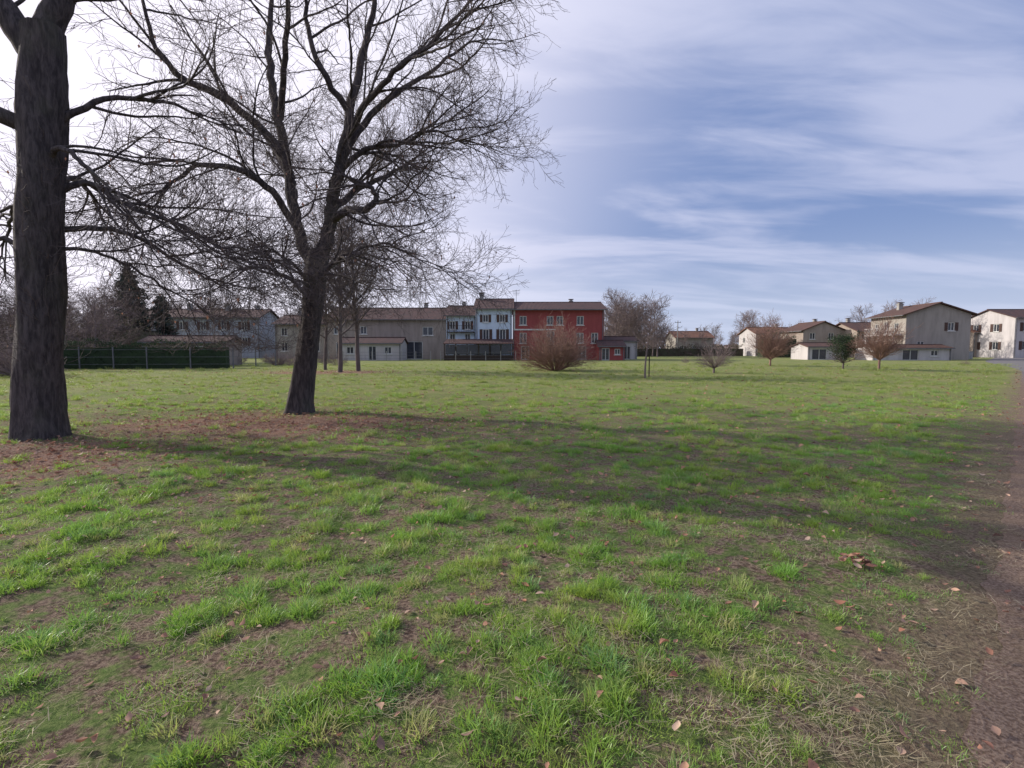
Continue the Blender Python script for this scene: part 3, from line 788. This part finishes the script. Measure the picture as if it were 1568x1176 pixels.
e=house('pale_blue_house',-7.4,79.6,4.3,9.6,6.4,1.6,0,'x','bluewhite','roof_dark',
 {'F':[(.5,4.4,.8,1.2,'s'),(2.7,4.4,.8,1.2,'s'),(.5,2.6,.8,1.2),(2.7,2.6,.8,1.2),(1,0,1,2)]},chim=((0,.5,.5,8.5),),shut='shutter_d')
mb=MB(); mb.box(-1.9,1.9,-5.6,-4.805,3.95,4.07)
for k in range(16): mb.box(-1.88+k*.25,-1.85+k*.25,-5.58,-5.55,4.07,4.95)
mb.box(-1.9,1.9,-5.6,-5.54,4.952,5.0); mb.obj('balcony',M['wood'],e)
e=empty('veranda',(-4.6,71.6,0)); mb=MB()
mb.slab([(-4.8,-1.6,2.35),(4.8,-1.6,2.35),(4.8,2.2,3.0),(-4.8,2.2,3.0)],.1); mb.obj('roof',M['roof_dark'],e)
mb=MB()
for k in range(7): mb.box(-4.7+k*1.55,-4.58+k*1.55,-1.5,-1.38,0,2.28)
mb.box(-4.7,4.7,-1.48,-1.40,.0,.75); mb.obj('posts_and_wall',M['wood'],e)
mb=MB()
for k in range(6): mb.box(-4.5+k*1.55,-3.2+k*1.55,-1.44,-1.42,.85,2.15)
mb.obj('glazing',M['glass'],e)
house('red_garage',13.9,73.5,3.6,4,1.9,.7,0,'x','red','roof_dark',{'F':[(.4,0,1.1,1.7),(2.2,.8,.8,.8)]},over=.3)
house('white_outbuilding',16.2,80,5.4,5,2.7,.6,0,'x','white','roof_dark',{'F':[(.7,1,.9,1),(3.4,0,1,2)]},over=.3)
house('farm_building',-18.9,82.6,18.4,10,6.0,1.9,0,'x','ochre','roof_dark',
 {'F':[(1.2,3.8,1.0,1.2),(5.2,3.8,1.0,1.2),(14.6,3.6,1.6,1.3),(1.5,0,2.4,2.6),(12,0,2.6,2.7)]},chim=((5,1,.6,8.6),))
house('low_white_outbuilding',-19.5,72.5,8.5,4,2.3,.7,0,'x','white','roof_dark',{'F':[(1,.9,1,1),(4,0,1.1,2),(6.2,.9,1,1)]},over=.3)
house('farmhouse',-33,88,11,9,5.6,1.5,0,'x','beige','roof_dark',{'F':[(1,3.7,1,1.3),(4.2,3.7,1,1.3),(8.4,3.7,1,1.3),(1,1.2,1,1.4),(6.2,1.2,1,1.4)]},chim=((-3,0,.6,8.2),))
house('pale_row_house',-54,92,21,9,6.9,1.5,.06,'x','greyblue','roof_dark',
 {'F':[(i*3.4+1,z,.95,1.4,'s') for i in range(6) for z in (4.8,2.1)]},chim=((-3,-.5,.7,9.2),(3.5,-.5,.7,9.2),(8,1,.6,9.0)),shut='shutter_d')
house('garden_shed',-31,50,7.5,3.5,2.2,.5,.1,'x','ochre','roof_dark',{'F':[(1,.9,1.2,.9),(4.5,0,1.1,1.9)]},over=.35)

house('small_house',55.5,112,8.5,8,4.7,1.3,0,'x','white','roof_orange',{'F':[(1,1,1,1.3),(3.6,1,1,1.3),(6.2,0,1.1,2.1),(1.2,3.0,.9,1.1),(5.6,3.0,.9,1.1)],'L':[(2,2.8,1,1.2)]},chim=((2,0,.5,6.6),))
house('brown_roof_house',57,98,7.5,8,4.9,1.5,0,'y','tan','roof_brown',{'F':[(1.2,1,1.1,1.3),(4.6,1,1.1,1.3),(1.2,3.3,1,1.2),(4.6,3.3,1,1.2)],'L':[(2,3.2,1,1.2)]},chim=((1.2,1,.5,6.9),))
house('brown_roof_house',64,95,6.5,9,4.7,1.5,0,'x','tan','roof_brown',{'F':[(.8,1,1.1,1.3),(3.6,3.0,1,1.2),(.8,3.0,1,1.2),(3.8,0,1.2,2.1)]},chim=((-1.4,1,.5,6.9),))
house('brown_roof_house',44,128,9,8,4.2,1.5,0,'x','beige','roof_orange',{'F':[(1,1,1,1.3),(4,1,1,1.3),(7,1,1,1.3)]},chim=((2,0,.5,6.3),))
house('white_garage',45.9,77,5.6,4.5,1.8,.5,0,'x','white','roof_brown',{'F':[(.6,0,2.2,1.6),(3.8,.8,.9,.8)]},over=.3)
e=house('beige_house',62.4,79.2,8.6,9,6.6,1.5,-.12,'y','beige','roof_brown',
 {'F':[(5.6,4.2,.9,1.2,'s'),(1.6,1.4,1,1.3)],'L':[(1.2,4.1,1,1.4),(3.6,3.9,1.2,1.9),(6.2,4.1,1,1.4),(1.2,1.3,1,1.4),(6,1.3,1,1.4),(3.6,0,1.2,2.1)]},chim=((-1.5,2,.6,8.5),),shut='shutter_d',over=.7)
mb=MB(); mb.box(-5.6,-4.305,-3.8,3.8,3.6,3.75)
for k in range(31): mb.box(-5.58,-5.54,-3.78+k*.25,-3.74+k*.25,3.75,4.7)
mb.box(-5.6,-5.52,-3.8,3.8,4.702,4.77)
for yy in (-3.6,0,3.5): mb.box(-5.5,-5.3,yy,yy+.2,0,3.6)
mb.obj('balcony',M['white'],e)
house('white_lean_to',55.6,73.2,10.5,4,1.6,.4,-.05,'x','white','roof_brown',{'F':[(1,.6,1.2,.8),(4,0,2.2,1.5),(7.8,.6,1,.8)]},over=.3)
house('orange_roof_house',89,99.5,6.5,8,4.6,1.5,0,'x','tan','roof_orange',{'F':[(1,1,1,1.3),(4,1,1,1.3),(1,3.0,1,1)]})
e=house('white_house',93.5,93.5,14,10,6.9,1.6,0,'x','white','roof_dark',
 {'F':[(1.4,4.6,1.1,1.5,'s'),(5.0,4.6,1.1,1.5,'s'),(8.6,4.6,1.1,1.5,'s'),(1.4,1.4,1.1,1.5,'s'),(5.0,1.4,1.1,1.5,'s'),(8.6,1.4,1.1,1.5,'s')],
  'L':[(2,4.6,1.1,1.4,'s'),(6,4.6,1.1,1.4,'s'),(2,1.4,1.1,1.4,'s'),(6,1.4,1.1,1.4,'s')]},shut='shutter_d',chim=((3,0,.6,9.2),))

mb=MB(); mb.obox(Vector((66.9,77.5,0)),Vector((1,.6,0)).normalized(),Vector((-.6,1,0)).normalized(),0,7,0,.2,0,1.1)
mb.obox(Vector((66.9,77.45,0)),Vector((1,.6,0)).normalized(),Vector((-.6,1,0)).normalized(),-.02,7.02,0,.3,1.102,1.18); mb.obj('garden_wall',M['concrete'])
def fence(name,pts,h,step,mat,net=None,rails=3):
    e=empty(name); P=MB(); W=MB()
    for (a,b) in zip(pts[:-1],pts[1:]):
        a=Vector((*a,0)); b=Vector((*b,0)); L=(b-a).length; A=(b-a)/L; Bn=Vector((-A.y,A.x,0)); n=max(1,int(L/step))
        for k in range(n+1): P.obox(a,A,Bn,k*L/n-.04,k*L/n+.04,-.04,.04,0,h)
        for r in range(rails):
            z=h*(r+.6)/rails; W.obox(a,A,Bn,0,L,.045,.06,z,z+.025)
    P.obj('posts',M[mat],e); W.obj('rails',M['metal'],e)
fence('garden_fence',[(-40,40.8),(-30,42.1),(-23.4,43.0),(-22.6,49)],1.8,2.4,'metal')
fence('wire_fence',[(-9.6,69),(0.5,69)],1.3,2.0,'concrete')
fence('wire_fence',[(-27,70),(-11,69.2)],1.3,2.0,'concrete')
def pole(name,x,y,h):
    e=empty(name,(x,y,0)); v,f=tubes([([(0,0,-.2),(0,0,h*.5),(0,0,h)],[.13,.11,.08])],10); mesh_np('pole',v,f,M['concrete'],parent=e)
    mb=MB(); mb.box(-.7,.7,-.05,.05,h-.5,h-.4)
    for q in (-.6,0,.6): mb.box(q-.04,q+.04,-.04,.04,h-.398,h-.22)
    mb.obj('crossarm',M['metal'],e)
pole('utility_pole',-38,95,11); pole('utility_pole',38,118,8)

# ---------------------------------------------------------------- light, sky, camera
az=math.radians(68); el=math.radians(23)
sv=Vector((-math.sin(az)*math.cos(el),math.cos(az)*math.cos(el),math.sin(el)))
sd=bpy.data.lights.new('sun','SUN'); sd.energy=5.0; sd.angle=math.radians(.5); sd.color=(1,.92,.80)
so=bpy.data.objects.new('sun',sd); so.rotation_euler=sv.to_track_quat('Z','Y').to_euler(); so.location=(-20,20,30); root.objects.link(so)
w=bpy.data.worlds.new('World'); scene.world=w; w.use_nodes=True; nt=w.node_tree
bg=nt.nodes['Background']; STR=.13; bg.inputs[1].default_value=STR
sky=N(nt,'ShaderNodeTexSky'); sky.sky_type='NISHITA'; sky.sun_disc=False; sky.sun_elevation=el; sky.sun_rotation=-az
sky.air_density=1.0; sky.dust_density=1.5; sky.ozone_density=2.0
tc=N(nt,'ShaderNodeTexCoord').outputs['Generated']
nrm=N(nt,'ShaderNodeVectorMath',operation='NORMALIZE'); nt.links.new(tc,nrm.inputs[0]); D=nrm.outputs[0]
sep=N(nt,'ShaderNodeSeparateXYZ'); nt.links.new(D,sep.inputs[0])
zz=math_(nt,'ADD',math_(nt,'MAXIMUM',sep.outputs[2],0),.18)
cb=N(nt,'ShaderNodeCombineXYZ'); nt.links.new(math_(nt,'DIVIDE',sep.outputs[0],zz),cb.inputs[0]); nt.links.new(math_(nt,'DIVIDE',sep.outputs[1],zz),cb.inputs[1])
mp=N(nt,'ShaderNodeMapping'); mp.inputs['Rotation'].default_value=(0,0,math.radians(-34)); mp.inputs['Scale'].default_value=(.42,1.15,1); mp.inputs['Location'].default_value=(5.3,2.9,0)
nt.links.new(cb.outputs[0],mp.inputs[0])
n1=noise(nt,mp.outputs[0],1.35,4,.5,.8); n2=noise(nt,mp.outputs[0],4.0,6,.6,.6)
cf=math_(nt,'ADD',math_(nt,'MULTIPLY',n1,.74),math_(nt,'MULTIPLY',n2,.26))
cf=mrange(nt,cf,.40,.60,.0,.9)
dt=N(nt,'ShaderNodeVectorMath',operation='DOT_PRODUCT'); nt.links.new(D,dt.inputs[0]); dt.inputs[1].default_value=sv
glow=mrange(nt,dt.outputs['Value'],.08,.88)
hz=mrange(nt,sep.outputs[2],.22,0)
k=1/STR
base=mix(nt,.75,sky.outputs[0],(.23*k,.32*k,.62*k))
c=mix(nt,cf,base,(.55*k,.60*k,.82*k))
c=mix(nt,math_(nt,'MULTIPLY',hz,.75),c,(.63*k,.70*k,.88*k))
c=mix(nt,math_(nt,'MULTIPLY',glow,.95),c,(1.1*k,1.05*k,1.18*k))
nt.links.new(c,bg.inputs[0])

cd=bpy.data.cameras.new('camera'); cd.lens=18; cd.sensor_width=36; cd.clip_end=3000; cd.clip_start=.05
co=bpy.data.objects.new('camera',cd); co.location=(0,0,1.7); co.rotation_euler=(math.radians(90-4.01),0,0); root.objects.link(co)
scene.camera=co
scene.view_settings.view_transform='Standard'; scene.view_settings.look='None'; scene.view_settings.exposure=0
